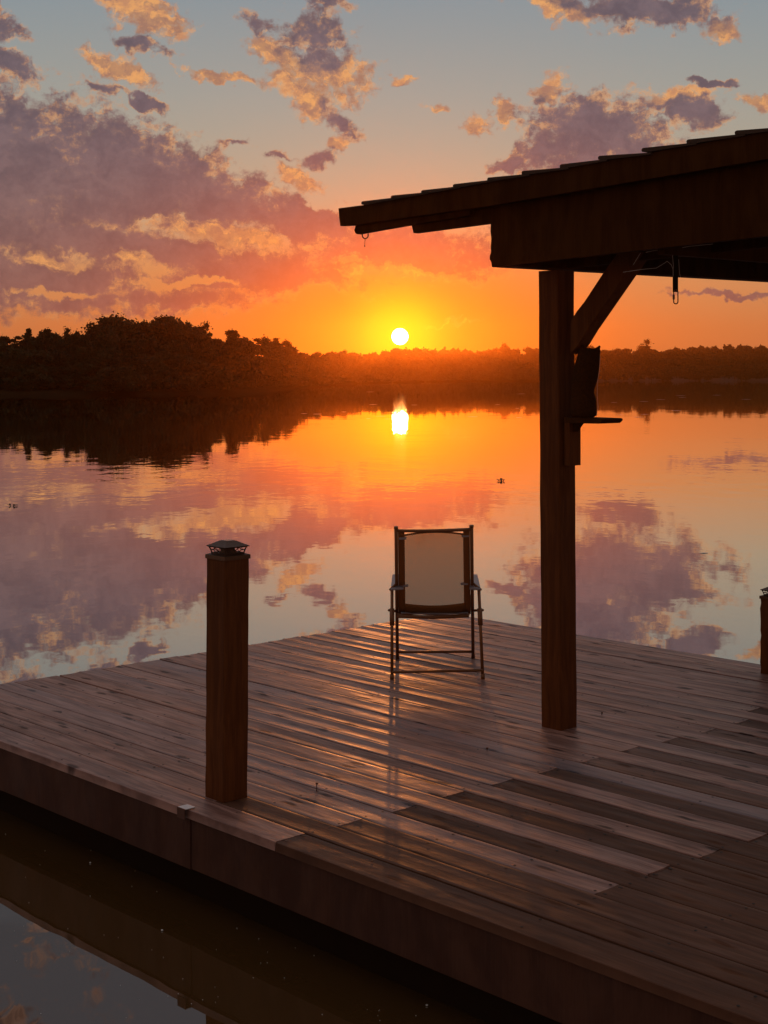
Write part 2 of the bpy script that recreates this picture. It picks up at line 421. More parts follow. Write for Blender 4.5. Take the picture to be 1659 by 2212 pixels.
for k in range(NR):
    v0 = k * PITCH + GAP / 2; v1 = (k + 1) * PITCH - GAP / 2
    if k == 0: v0 = -.012
    ends = rnd.uniform(-.012, .012)
    if k % 2 == 0: j = uA.get(k, mA + rnd.uniform(-.01, .01))
    else: j = uB.get(k, mBm + rnd.uniform(-.01, .01))
    if k == 1: j = PA_uv[0] + .02
    cup = rnd.uniform(.0012, .0034) if rnd.random() < .8 else rnd.uniform(-.001, .001)
    lt = rnd.uniform(.72, 1.0); tint = rnd.uniform(0, .35)
    if k == 11: tint = 1.0; lt = 1
    if k in (4, 8): tint = .6
    segs = [(ends, j, lt, tint, cup)]
    cuts = [j]
    end2 = 8.1 + (0.6 if k % 2 else 0)
    if j < end2 - 1: cuts.append(end2)
    cuts.append(ULEN)
    if k in (11, 13) : pass
    dk = rnd.uniform(.0, .10)
    if k > 11: dk = rnd.uniform(.0, .3)
    prev = ends
    for s_, c in enumerate(cuts):
        if s_ == 0: board(prev, c - .0015, v0, v1, lt, tint, cup, rnd.uniform(-.0008, .0008))
        else: board(prev + .0015, c - .0015, v0, v1, dk if s_ == 1 else rnd.uniform(0, .15), 0 if k < 10 else rnd.uniform(0, .2), rnd.uniform(-.0012, .0022), rnd.uniform(-.0018, -.0002))
        if c < ULEN: joints.append((k, c))
        prev = c
def mesh_world(name, verts, faces, mat, parent, uvs=None, battr=None):
    inv = parent.matrix_basis.inverted()
    me = bpy.data.meshes.new(name); me.from_pydata([tuple(inv @ v) for v in verts], [], faces); me.update()
    if uvs:
        ul = me.uv_layers.new(name='UVMap'); li = np.empty(len(me.loops), dtype=np.int32); me.loops.foreach_get('vertex_index', li)
        ul.data.foreach_set('uv', np.array(uvs, dtype=np.float32)[li].ravel())
    if battr:
        a = me.attributes.new('board', 'FLOAT_VECTOR', 'POINT'); a.data.foreach_set('vector', np.array(battr, dtype=np.float32).ravel())
    bm = bmesh.new(); bm.from_mesh(me); bmesh.ops.recalc_face_normals(bm, faces=bm.faces); bm.to_mesh(me); bm.free()
    return link(name, me, mat, parent)
dk = mesh_world('decking', verts, faces, M_deck, dock, uvs, battr)
for p in dk.data.polygons: p.use_smooth = True
try: dk.data.set_sharp_from_angle(angle=R(25))
except Exception: pass
# frame: fascia boards, joists, added light block
def ubox(mbx, u0, u1, v0, v1, z0, z1):
    b = [W(u0, v0, z0), W(u1, v0, z0), W(u1, v1, z0), W(u0, v1, z0)]
    t = [W(u0, v0, z1), W(u1, v0, z1), W(u1, v1, z1), W(u0, v1, z1)]
    return mbx.hexa(b, t)
mb = MB(); ubox(mb, .005, jointu(430, 1745), -.004, .034, -.245, -.038); mb.build('fascia', M_fascia, dock, bevel=.003)
mb = MB(); ubox(mb, jointu(430, 1745) + .004, ULEN - .01, -.001, .036, -.243, -.039); mb.build('fascia', M_fascia, dock, bevel=.003)
mb = MB(); ubox(mb, .006, .044, .038, vF - .002, -.245, -.039); mb.build('fascia', M_fascia, dock, bevel=.003)
mb = MB(); ubox(mb, .006, ULEN - .01, vF - .001, vF + .037 - .02, -.244, -.040); mb.build('fascia', M_fascia, dock, bevel=.003)
for i in range(31):
    u = .45 + i * .41
    mb = MB(); ubox(mb, u, u + .038, .04, vF - .006, -.23, -.0405); mb.build('joist', M_roofwood, dock)
mb = MB(); ubox(mb, .25, ULEN - .1, .10, vF - .15, -.62, -.246); mb.build('float', M_black, dock, bevel=.03)  # solid dark block added so no light shows through under the deck
# screws : two per board over each joist (uncountable small heads, one part)
mb = MB()
def disc(p, r, nn=7, h=.0005):
    vs = [p + Vector((math.cos(2 * math.pi * i / nn) * r, math.sin(2 * math.pi * i / nn) * r, 0)) for i in range(nn)]
    mb.prism(vs, Vector((0, 0, h)))
for k in range(NR):
    for i in range(30):
        u = .47 + i * .41 + rnd.uniform(-.006, .006)
        if i % 2 and k % 2 == 0 and rnd.random() < .25: continue
        for f in (.18, .82):
            disc(W(u, (k + f) * PITCH + rnd.uniform(-.005, .005), .0005), .0058)
for (k, c) in joints:
    for s_ in (-1, 1):
        for f in (.2, .8): disc(W(c + s_ * .02, (k + f) * PITCH, .0006), .0058)
o = mb.build('screw_heads', simple('dark screw', (.02, .014, .012, 1), .5, .7), dock); o['kind'] = 'stuff'
for (x, y, hh) in ((684, 1709, .032), (1300, 1545, .012), (1052, 1622, .012)):
    g = gnd(x, y); mb = MB(); mb.tube([g, g + Vector((.001, 0, hh))], .0022, 6); mb.tube([g + Vector((.001, 0, hh - .002)), g + Vector((.001, 0, hh + .004))], .0055, 8)
    mb.build('nail', M_steel, dock)
# galvanised corner plate on the edge and the one at the fascia foot
pl = empty('edge_bracket', W(jointu(417, 1744), .0, .0), 'small shiny metal bracket folded over the dock edge beside the post', 'bracket')
u0 = jointu(405, 1741); mb = MB(); ubox(mb, u0, u0 + .055, -.028, .022, .004, .008); mb.build('top_plate', M_zinc, pl, bevel=.001)
mb = MB(); ubox(mb, u0, u0 + .055, -.032, -.029, -.035, .0085); mb.build('side_plate', M_steel, pl, bevel=.001)
# ------------------------------------------------------------------ posts with caps
PW = .133
def post_prism(uc, vc, z0, z1, lean=(0, 0), w=PW, seg=14, rough=.0012, seed=0):
    mbp = MB(); nn = []
    per = []
    h = w / 2; b = .006
    for (a, c) in ((-h, -h + b), (-h + b, -h), (h - b, -h), (h, -h + b), (h, h - b), (h - b, h), (-h + b, h), (-h, h - b)):
        per.append((a, c))
    rings = []
    for i in range(seg + 1):
        t = i / seg; z = z0 + (z1 - z0) * t; r_ = []
        for q, (a, c) in enumerate(per):
            e = 1 + noise.noise(Vector((q // 2 * 3.3 + seed, t * 9, seed * 2.))) * rough / h * 2
            p = W(uc, vc, z) + U * (a * e) + V * (c * e) + Vector((lean[0] * t, lean[1] * t, 0))
            r_.append(p)
        rings.append(r_)
    vs = [p for r_ in rings for p in r_]; m = 8
    fs = [(i * m + k, i * m + (k + 1) % m, (i + 1) * m + (k + 1) % m, (i + 1) * m + k) for i in range(seg) for k in range(m)]
    fs += [list(range(m))[::-1], [seg * m + k for k in range(m)]]
    mbp.add(vs, fs); return mbp
def square(uc, vc, z, s, off=Vector((0, 0, 0))):
    h = s / 2
    return [W(uc, vc, z) + U * a + V * b + off for a, b in ((-h, -h), (h, -h), (h, h), (-h, h))]
def capped_post(uc, vc, ztop, label, lean, seed):
    t = empty('railing_post', W(uc, vc, 0), label, 'post', 'square dock posts with lantern caps')
    post_prism(uc, vc, .001, ztop - .012, lean, seed=seed, rough=.0022 if seed > 2 else .0012).build('post_shaft', M_post, t, auto=True)
    lo = Vector((lean[0], lean[1], 0))
    cap = MB(); cap.hexa(square(uc, vc, ztop - .018, .139, lo), square(uc, vc, ztop, .139, lo))
    cap.hexa(square(uc, vc, ztop + .0005, .132, lo), square(uc, vc, ztop + .006, .10, lo))
    cp = cap.build('cap_base', M_metalbr, t, bevel=.0015)
    # flared lattice: corner struts and crossed bars on the four sides
    zb, zt = ztop + .006, ztop + .034; sb, st = .098, .116
    def cor(i, f):
        s = sb + (st - sb) * (f ** 1.6); return square(uc, vc, zb + (zt - zb) * f, s, lo)[i]
    for i in range(4):
        st_ = MB(); st_.tube([cor(i, f / 4) for f in range(5)], .0032, 6); st_.build('cap_strut', M_metalbr, cp)
        lt = MB(); j = (i + 1) % 4
        def L(a, f): return cor(i, f).lerp(cor(j, f), a)
        lt.tube([L(0, .02), L(1, .02)], .0028, 5); lt.tube([L(0, .98), L(1, .98)], .0028, 5)
        for seq in (((0, .5), (.18, .5), (.38, .05)), ((.18, .5), (.36, .98)), ((.3, .98), (.5, .5), (.38, .05)), ((1, .5), (.82, .5), (.62, .05)), ((.82, .5), (.64, .98)), ((.7, .98), (.5, .5), (.62, .05))):
            lt.tube([L(a, f) for a, f in seq], .0017, 5)
        lt.build('cap_lattice', M_metalbr, cp)
    core = MB(); core.hexa(square(uc, vc, zb, .05, lo), square(uc, vc, zt - .004, .04, lo)); core.build('lamp_core', M_metalbr, cp)
    rf = MB()
    rings = [square(uc, vc, zt - .001, .128, lo), square(uc, vc, zt + .003, .134, lo), square(uc, vc, zt + .009, .108, lo), square(uc, vc, zt + .020, .066, lo), square(uc, vc, zt + .024, .052, lo)]
    vs = [p for r_ in rings for p in r_]; fs = [(i * 4 + k, i * 4 + (k + 1) % 4, (i + 1) * 4 + (k + 1) % 4, (i + 1) * 4 + k) for i in range(4) for k in range(4)]
    fs += [(3, 2, 1, 0), (16, 17, 18, 19)]
    rf.add(vs, fs); ro = rf.build('cap_roof', M_metalbr, cp, bevel=.001)
    pn = MB(); pn.hexa(square(uc, vc, zt + .0245, .044, lo), square(uc, vc, zt + .0255, .044, lo)); pn.build('solar_panel', simple('dark solar panel', (.05, .04, .045, 1), .25), ro)
    return t
zA = H - (1197 - HY) / F * (PA.y + .094)
capped_post(PA_uv[0], PA_uv[1], zA, 'brown square post with lantern cap standing at the near left dock edge', (.006, 0), 1)
PRp = W(*PR_uv); zR = H - (1287 - HY) / F * PRp.y
capped_post(PR_uv[0], PR_uv[1], zR, 'dark rough post with lantern cap on the far dock edge at the right picture border', (0, 0), 5)
# ------------------------------------------------------------------ pavilion
uP, vP = PM_uv
base = W(uP, vP, 0)
pav = empty('pavilion', base, 'dark timber pavilion roof on a square post above the dock', 'pavilion')
# beam end in v such that its near left corner lies at the measured bearing
lo_, hi_ = .0, 1.5
for _ in range(40):
    mid = (lo_ + hi_) / 2; q = proj(W(uP - PW / 2, vP - mid, 2.4))
    if q[0] > 1060: lo_ = mid
    else: hi_ = mid
vE = vP - mid
nrm = Vector((-U.y, U.x, 0))
def onrake(x, y, v=None):
    Q = W(0, vE if v is None else v); d = Vector(((x - CX) / F, 1, -(y - HY) / F))
    t = Q.dot(nrm) / d.dot(nrm)
    p = Vector((0, 0, H)) + d * t
    return uv_of(p)[0], p.z
print('beam end', vP - vE, 'tip', onrake(732, 450), 'right', onrake(1659, 275), 'beam bottom', onrake(1062, 577), onrake(1659, 510))
zBB = onrake(1062, 577)[1]; zBT = onrake(1060, 482)[1]
post_prism(uP, vP, .001, zBB - .001, (-.016, 0), seed=3, seg=24).build('post', M_post, pav, auto=True)
post_prism(uP, vP + 3.4, .001, zBB + .03, (0, 0), seed=4).build('post', M_post, pav, auto=True)
lean = Vector((-.016, 0, 0))
def vbeam(name, u0, u1, v0, v1, z0, z1, rise, mat=M_roofwood):
    b = [W(u0, v0, z0), W(u1, v0, z0), W(u1, v1, z0 + rise), W(u0, v1, z0 + rise)]
    t = [W(u0, v0, z1), W(u1, v0, z1), W(u1, v1, z1 + rise), W(u0, v1, z1 + rise)]
    m_ = MB(); m_.hexa(b, t); return m_.build(name, mat, pav, bevel=.003)
vbeam('beam', uP - PW / 2, uP + PW / 2, vE + .04, vE + 4.6, zBB, zBT, .07)
# rake pieces, each a ply of its own behind the other
def rake_poly(pts, v0, th, name, mat=M_roofwood):
    m_ = MB(); m_.prism([W(u, v0, z) for u, z in pts], V * th); return m_.build(name, mat, pav, bevel=.0015)
xs = [32, 118, 230, 345, 465, 595, 725, 870, 1015, 1180, 1350, 1533]
yt = [355, 330, 308, 288, 265, 240, 215, 190, 158, 128, 96, 62]
yb = [None, 343, 317, 297, 275, 250, 228, 203, 173, 147, 110, 77]
vK = vE - .098; vR = vE - .085
TOP = [onrake(713 + x * .57, 247 + y * .57, vK) for x, y in zip(xs, yt)]
BOT = [None] + [onrake(713 + x * .57, 247 + y * .57, vK) for x, y in zip(xs[1:], yb[1:])]
slope = (TOP[-1][1] - TOP[1][1]) / (TOP[-1][0] - TOP[1][0])
du = (TOP[-1][0] - TOP[1][0]) / 10
for i in range(9):                                   # continue the courses beyond the frame
    t = TOP[-1]; TOP.append((t[0] + du, t[1] + slope * du)); BOT.append((t[0] + du, t[1] + slope * du - .022))
print('roof slope', math.degrees(math.atan(slope)), 'course', du)
uEnd, zEnd = TOP[-1]
def under(u, d=0.035): return TOP[1][1] + slope * (u - TOP[1][0]) - d
tipu, tipz = onrake(731, 450, vR)
a = onrake(735, 488, vR)
rake_poly([(a[0], a[1]), (onrake(732.5, 470, vR)), (tipu, tipz), (TOP[1][0], BOT[1][1]), (uEnd, under(uEnd, .03)), (uEnd, under(uEnd, .14)), onrake(1060, 444, vR), onrake(765, 486, vR)], vR, .036, 'rake_board')
b0 = onrake(768, 504, vE - .048); b1 = onrake(893, 484, vE - .048)
sl_ = (b1[1] - b0[1]) / (b1[0] - b0[0])
rake_poly([onrake(765, 497, vE - .048), onrake(767, 503, vE - .048), onrake(771, 506, vE - .048), onrake(776, 504.5, vE - .048), b1, (b1[0] + .4, b1[1] + .4 * sl_), (b1[0] + .4, under(b1[0] + .4, .04)), (b0[0], under(b0[0], .05)), onrake(768, 485, vE - .048), onrake(767, 492, vE - .048)], vE - .048, .036, 'rafter_tail')
c0 = onrake(893, 503.5, vE - .0115); c1 = onrake(1060, 482, vE - .0115)
sl2 = (c1[1] - c0[1]) / (c1[0] - c0[0])
rake_poly([c0, (c1[0] - .002, c1[1]), (c1[0] - .002, under(c1[0], .04)), (c0[0] - .01, under(c0[0], .045)), onrake(890.5, 480)], vE - .011, .036, 'rafter_tail')
# gable siding between beam end and rake
g0 = onrake(1062, 577); g1 = onrake(1659, 510); sg = (g1[1] - g0[1]) / (g1[0] - g0[0])
left = [onrake(x, y, vE - .0115) for x, y in ((1060, 484), (1059.3, 500), (1061, 515), (1059.8, 532), (1060.4, 545), (1058, 552), (1057.5, 560), (1061, 566), (1062.3, 577))]
g2 = (uEnd, g0[1] + sg * (uEnd - g0[0]))
rake_poly(left + [g2, (uEnd, under(uEnd, .05)), (c1[0] - .001, under(c1[0], .05))], vE - .0115, .030, 'gable_siding')
# main roof sheet, rafters, shingle courses
uM = uP - PW / 2 - .02
m_ = MB()
mbq = [W(uM, vE + .06, under(uM, .05)), W(uEnd, vE + .06, under(uEnd, .05)), W(uEnd, vE + 4.8, under(uEnd, .05)), W(uM, vE + 4.8, under(uM, .05))]
m_.hexa(mbq, [p + Vector((0, 0, .018)) for p in mbq]); m_.build('roof_sheathing', M_roofwood, pav)
for i in range(8):
    v = vE + .12 + i * .6; m_ = MB()
    z0 = max(zBT + .0, under(uM, .2))
    m_.prism([W(uM, v, under(uM, .19)), W(uEnd, v, under(uEnd, .19)), W(uEnd, v, under(uEnd, .051)), W(uM, v, under(uM, .051))], V * .038)
    m_.build('rafter', M_roofwood, pav)
u2 = onrake(1395, 547)
vbeam('beam', u2[0] + .02, u2[0] + .058, vE + .06, vE + 4.6, u2[1] - .004, u2[1] + .18, .05)
# cross beam over the post
m_ = MB(); m_.prism([W(uP + PW / 2 + .001, vP - .02, zBB + .01), W(uEnd, vP - .02, g2[1] + .01), W(uEnd, vP - .02, g2[1] + .2), W(uP + PW / 2 + .001, vP - .02, zBB + .2)], V * .038)
m_.build('beam', M_roofwood, pav, bevel=.003)
post_far = post_prism(uEnd - .15, vP, .001, g2[1] + .009, seed=8).build('post', M_post, pav, auto=True)
for i in range(len(TOP) - 1):
    (ua, za), (ub, zb_) = TOP[i], TOP[i + 1]
    zl = BOT[i + 1][1] if i + 1 < len(BOT) and BOT[i + 1] else zb_ - .02
    v1 = vE + (.06 if ua < uM - .05 else 4.85)
    if i == 0: continue
    th = .016
    s_ = (zl - za) / (ub - ua)
    rr = .007
    poly = [(ua + .002, za - th), (ua, za - rr), (ua + rr * .6, za - rr * .25), (ua + rr * 1.6, za), (ub + .05, zl + s_ * .05), (ub + .05, zl - .008 + s_ * .05), (ua + .02, za - th - .004)]
    m_ = MB()
    m_.prism([W(u, vE - .098, z) for u, z in poly], V * (v1 - vE + .098)); m_.build('shingle_course', M_shingle, pav)
# brace
def knee():
    m_ = MB()
    # plane through the post axis parallel to U ; measured edges of the brace
    v = vP - .045
    pts = [onrake(1232, 765, v), onrake(1250, 743, v), onrake(1268, 713, v), onrake(1351, 593, v), onrake(1386, 543, v), onrake(1336, 543, v), onrake(1302, 591, v), onrake(1262, 652, v), onrake(1246, 672, v), onrake(1232, 694, v)]
    m_.prism([W(u, v, z) for u, z in pts], V * .09)
    return m_.build('knee_brace', M_post, pav, bevel=.003)
knee()
# shelf with bracket on the post
vS = vP
shelf = empty('shelf', W(uP + .2, vP, 1.55), 'small wooden shelf bracketed to the right side of the pavilion post', 'shelf')
def sh(x, y, v=None): return onrake(x, y, vS if v is None else v)
uF0 = uP + PW / 2 + .002
p_end_t = sh(1318, 903.5); p_end_b = sh(1317, 914.5)
zt_, zb_ = sh(1290, 902)[1], sh(1290, 916.5)[1]
m_ = MB(); d = .085
prof_s = [(uF0 + .04, zt_ - .028), (sh(1262, 917)[0], zt_ - .029), (p_end_b[0], p_end_b[1]), (sh(1323, 910)[0], sh(1323, 909)[1]), (sh(1323, 905)[0], sh(1323, 905)[1]), (p_end_t[0] + .004, p_end_t[1]), (uF0 + .04, zt_)]
m_.prism([W(u, vS - d, z) for u, z in prof_s], V * (2 * d)); m_.build('board', M_roofwood, shelf, bevel=.003)
zlow = onrake(1257, 1008, vS - .045)[1]
m_ = MB(); b = [W(uF0, vS - .045, zlow), W(uF0 + .036, vS - .045, zlow), W(uF0 + .036, vS + .045, zlow), W(uF0, vS + .045, zlow)]
m_.hexa(b, [p + Vector((0, 0, zt_ - .0 - zlow)) for p in b]); m_.build('back_block', M_post, shelf, bevel=.002)
m_ = MB(); m_.prism([W(uF0 + .037, vS - .02, zt_ - .075), W(uF0 + .078, vS - .02, zt_ - .030), W(uF0 + .037, vS - .02, zt_ - .030)], V * .04); m_.build('gusset', M_roofwood, shelf)
# owl decoy: stacked elliptical sections measured from its outline
zowl = W(uP + .16, vS).y
OWZ = zowl
secs = [(752, 1254, 1296), (757, 1250, 1297), (770, 1247, 1296), (790, 1241, 1294.5), (812, 1236, 1292), (830, 1234, 1288), (842, 1234, 1284), (848, 1234, 1283), (855, 1233, 1285.5), (868, 1231, 1288.5), (888, 1231, 1289.5), (897, 1233, 1288), (901.5, 1237, 1284)]
shift = 0
owl = empty('owl_decoy', Vector((atZ(1268, 901, OWZ).x, OWZ, zt_)), 'dark horned owl decoy perched on the shelf beside the pavilion post', 'owl decoy')
mo = MB(); nn = 20; rings = []
for (y, xl, xr) in secs:
    c = atZ((xl + xr) / 2, y, OWZ); rx = (xr - xl) / 2 / F * OWZ; ry = rx * .85
    z = max(c.z, zt_ + .001)
    rings.append([Vector((c.x + math.cos(2 * math.pi * k / nn) * rx, OWZ + math.sin(2 * math.pi * k / nn) * ry, z + .006 * noise.noise(Vector((k * 1.3, y * .1, 0))))) for k in range(nn)])
vs = [p for r_ in rings for p in r_]; L_ = len(rings)
fs = [(i * nn + k, i * nn + (k + 1) % nn, (i + 1) * nn + (k + 1) % nn, (i + 1) * nn + k) for i in range(L_ - 1) for k in range(nn)]
fs += [list(range(nn)), [(L_ - 1) * nn + k for k in range(nn)][::-1]]
mo.add(vs, fs)
for sx, xt, yt_ in ((-1, 1255, 741), (1, 1296, 747)):      # ear tufts
    t = atZ(xt, yt_, OWZ); b_ = atZ(xt - sx * 7, 757, OWZ)
    mo.tube([b_, b_.lerp(t, .5) + Vector((sx * .001, 0, 0)), t], [.016, .010, .0035], 8)
M_owl = simple('dark painted owl plastic', (.06, .020, .006, 1), .9, 0, .6, 90, .8, .03)
ow = mo.build('body', M_owl, owl, smooth=True)
fc = atZ(1274, 766, OWZ); 
for sx in (-1, 1):
    m_ = MB(); e = fc + Vector((sx * .02, .037, 0)); m_.tube([e, e + Vector((0, .007, 0))], [.010, .006], 12); m_.build('eye', simple('amber eye', (.6, .35, .05, 1), .3), owl)
m_ = MB(); m_.tube([fc + Vector((0, .038, -.006)), fc + Vector((0, .055, -.018)), fc + Vector((0, .05, -.032))], [.007, .005, .001], 8); m_.build('beak', M_black, owl)
m_ = MB(); m_.tube([atZ(1296, 752, OWZ - .01), atZ(1296, 775, OWZ - .01), atZ(1295, 800, OWZ - .01), atZ(1290.5, 825, OWZ - .01), atZ(1290, 855, OWZ - .01), atZ(1292, 880, OWZ - .01), atZ(1288, 900, OWZ - .01)], .0012, 5)
tag(m_.build('cord', simple('pale cord', (.7, .5, .38, 1), .6)), 'thin pale cord hanging down the right side of the owl decoy', 'cord')
# eye hook under the eave tip
hk = empty('eye_hook', atZ(788, 500, W(b0[0] + .06, vE).y), 'small bent metal eye hook under the tip of the pavilion eave', 'hook')
Zh = W(onrake(788, 500)[0], vE - .03).y; m_ = MB()
cH = atZ(789, 509, Zh); rH = 6.2 / F * Zh
m_.tube([cH + Vector((-rH, 0, .035)), cH + Vector((-rH, 0, .0))] + [cH + Vector((-math.cos(t) * rH, 0, -math.sin(t) * rH)) for t in np.linspace(.3, math.pi - .3, 8)] + [cH + Vector((rH, 0, 0)), cH + Vector((rH, 0, .035))], .0034, 8)
m_.build('eye', M_steel, hk, smooth=True)
m_ = MB(); m_.tube([cH + Vector((-.001, 0, -rH)), cH + Vector((-.002, 0, -.035)), cH + Vector((-.003, 0, -.058))], .0014, 6); m_.tube([cH + Vector((-.003, 0, -.052)), cH + Vector((-.003, 0, -.060))], .003, 6)
m_.build('cord_end', M_steel, hk)
# strap and quick link
lo_, hi_ = 0., 4.
for _ in range(40):
    mid = (lo_ + hi_) / 2; q = proj(W(u2[0] + .04, vE + mid, 2.4))
    if q[0] < 1459: lo_ = mid
    else: hi_ = mid
S0 = W(u2[0] + .04, vE + mid, u2[1] + .012)
Zs = S0.y; hs = empty('hanging_strap', S0, 'dark strap with oval metal quick link hanging from the pavilion beam', 'strap')
za_, zb2 = atZ(1459, 628, Zs).z, atZ(1459, 658, Zs).z
m_ = MB(); m_.bar(S0, Vector((S0.x, Zs, za_ - .006)), .0245, .004, Vector((0, 1, 0))); m_.build('webbing', M_black, hs, bevel=.001)
cx_ = S0.x + .001; hw = .0095; r0 = .0095; zt2 = za_ + .004; zl2 = zb2 + .003
pts = [Vector((cx_ + hw * math.cos(t), Zs - .004, zt2 - r0 + r0 * math.sin(t))) for t in np.linspace(0, math.pi, 8)] + [Vector((cx_ + hw * math.cos(t), Zs - .004, zl2 + r0 + r0 * math.sin(t))) for t in np.linspace(math.pi, 2 * math.pi, 8)]
m_ = MB(); m_.tube(pts, .0026, 8, closed=True); ql = m_.build('quick_link', M_steel, hs, smooth=True)
m_ = MB(); zc_ = (zt2 + zl2) / 2; m_.tube([Vector((cx_ - hw, Zs - .004, zc_ - .012)), Vector((cx_ - hw, Zs - .004, zc_ + .010))], .0052, 6); m_.build('sleeve_nut', M_steel, ql)
# cobweb strands round the strap
m_ = MB()
def web(pts, r=.0010):
    m_.tube([atZ(x, y, Zs - .03) for x, y in pts], r, 4)
web([(1346, 588), (1386, 582), (1418, 579), (1436, 568), (1441, 564)]); web([(1441, 564), (1450, 572), (1454, 582), (1454, 597)]); web([(1384, 546), (1374, 562), (1368, 572)], .0007)
web([(1395, 545), (1410, 542), (1428, 539), (1446, 540)], .0013); web([(1474, 535), (1490, 532), (1520, 529), (1540, 527)], .0013); web([(1466, 560), (1468, 590), (1470, 600)], .0007); web([(1454, 540), (1453, 555), (1455, 580)], .0008)
tag(m_.build('cobweb', simple('dusty cobweb', (.5, .36, .28, 1), .8)), 'dusty cobweb strands strung round the hanging strap under the roof', 'cobweb')
# ------------------------------------------------------------------ chair
chair = empty('patio_chair', Vector((.315, 9.05, 0)), 'folding armchair with sheer mesh back facing the sunset at the dock corner', 'chair')
M_tube = simple('brown powder coated tube', (.22, .075, .02, 1), .4, .3, .25, 50)
M_hem = simple('brown fabric hem', (.28, .09, .018, 1), .85, 0, .3, 90)
M_arm = simple('worn flat armrest', (.30, .24, .24, 1), .42, .3, .2, 40)
def mat_mesh():
    m, n, p = material('sheer mesh fabric')
    tcx = n.new('ShaderNodeTexCoord').outputs['Object']
    wv = n.noise(tcx, 900, 2)
    p.inputs['Base Color'].default_value = (.17, .075, .04, 1); p.inputs['Roughness'].default_value = .8
    tr = n.new('ShaderNodeBsdfTransparent'); tl = n.new('ShaderNodeBsdfTranslucent'); tl.inputs[0].default_value = (.20, .08, .035, 1)
    m1 = n.new('ShaderNodeMixShader'); m1.inputs[0].default_value = .5; n.l.new(p.outputs[0], m1.inputs[1]); n.l.new(tl.outputs[0], m1.inputs[2])
    m2 = n.new('ShaderNodeMixShader'); n.put(m2.inputs[0], n.mapr(wv, .3, .7, .20, .34, 'LINEAR')); n.l.new(m1.outputs[0], m2.inputs[1]); n.l.new(tr.outputs[0], m2.inputs[2])
    n.l.new(m2.outputs[0], m.node_tree.nodes['Material Output'].inputs[0]); return m
M_mesh = mat_mesh()
nl, nr_ = gnd(846.7, 1468), gnd(1043, 1467)
fl, fr_ = gnd(858.5, 1423), gnd(1022, 1422)
tl_, tr_ = atZ(855.5, 1141, 8.62), atZ(1018.5, 1138, 8.62)
tr0 = .0105
def T(name, pts, r=tr0, parent=chair, mat=M_tube, n_=10): m_ = MB(); m_.tube(pts, r, n_); return m_.build(name, mat, parent, smooth=True)
backL = T('back_post', [fl, fl.lerp(tl_, .4), tl_]); backR = T('back_post', [fr_, fr_.lerp(tr_, .4), tr_])
for p, b_ in ((tl_, backL), (tr_, backR)):
    T('end_cap', [p - Vector((0, 0, .004)), p + Vector((0, -.002, .010))], .0135, b_)
def onback(a, f):       # a across 0..1, f along from seat(0) to top(1), on the two back posts
    def q(b, t): return b.lerp(t, .37 + .63 * f)
    return q(fl, tl_).lerp(q(fr_, tr_), a)
T('top_rail', [onback(i / 10, .972) + Vector((0, 0, -.004 * math.sin(i / 10 * math.pi))) for i in range(11)], .010)
# armrests : rear end low and near, front end further
for s_, near, xo, xi, xo2, xi2 in ((-1, nl, 844, 872, 847.5, 862), (1, nr_, 1038.5, 1014, 1031.5, 1017)):
    a0, a1 = atZ(xo, 1271, 8.86), atZ(xi, 1269, 8.86); c0_, c1_ = atZ(xo2, 1240.5, 9.30), atZ(xi2, 1240, 9.30)
    if s_ > 0: a0, a1, c0_, c1_ = a1, a0, c1_, c0_
    t_ = [a0, a1, c1_, c0_]; m_ = MB(); m_.hexa([p - Vector((0, 0, .014)) for p in t_], t_); arm = m_.build('armrest', M_arm, chair, bevel=.004)
    top = atZ(846.8 if s_ < 0 else 1034.5, 1272, 8.87) - Vector((0, 0, .006))
    mid_ = near.lerp(top, .62)
    T('rear_leg', [near, mid_, top], .0098)
    z1, z2 = near.lerp(top, .60), near.lerp(top, .79)
    T('leg_sleeve', [z1, z2], .0150)
    T('rear_foot', [near + Vector((0, 0, .0)), near + Vector((0, 0, .03))], .0125)
    # pivot bar at seat height, link to the back frame
    pv = near.lerp(top, .77); bk = onback(0 if s_ < 0 else 1, .02)
    T('pivot_bar', [pv + Vector((s_ * .018, 0, 0)), bk], .0078)
    bk2 = onback(0 if s_ < 0 else 1, .36)
    T('arm_bar', [top + Vector((s_ * .012, 0, .0)), bk2], .0078)
    ft = fl if s_ < 0 else fr_
    T('front_foot', [ft, ft + Vector((0, -.01, .03))], .0125)
    # seat side rail
    fs_ = atZ(862 if s_ < 0 else 1016, 1314, 9.42)
    rs_ = atZ(862 if s_ < 0 else 1010, 1330, 8.97)
    T('seat_rail', [rs_, fs_], .010)
    T('front_post', [fs_, c1_.lerp(c0_, .5) - Vector((0, 0, .012))], .009)
T('seat_bar', [atZ(858, 1331, 8.97), atZ(936, 1333.5, 8.97), atZ(1013, 1330, 8.97)], .0115)
T('seat_bar', [atZ(862, 1315, 9.42), atZ(1016, 1313, 9.42)], .010)
T('rear_stretcher', [nl + Vector((0, 0, .044)), nr_ + Vector((0, 0, .052))], .0085)
T('front_stretcher', [fl.lerp(tl_, .055), fr_.lerp(tr_, .055)], .0085)
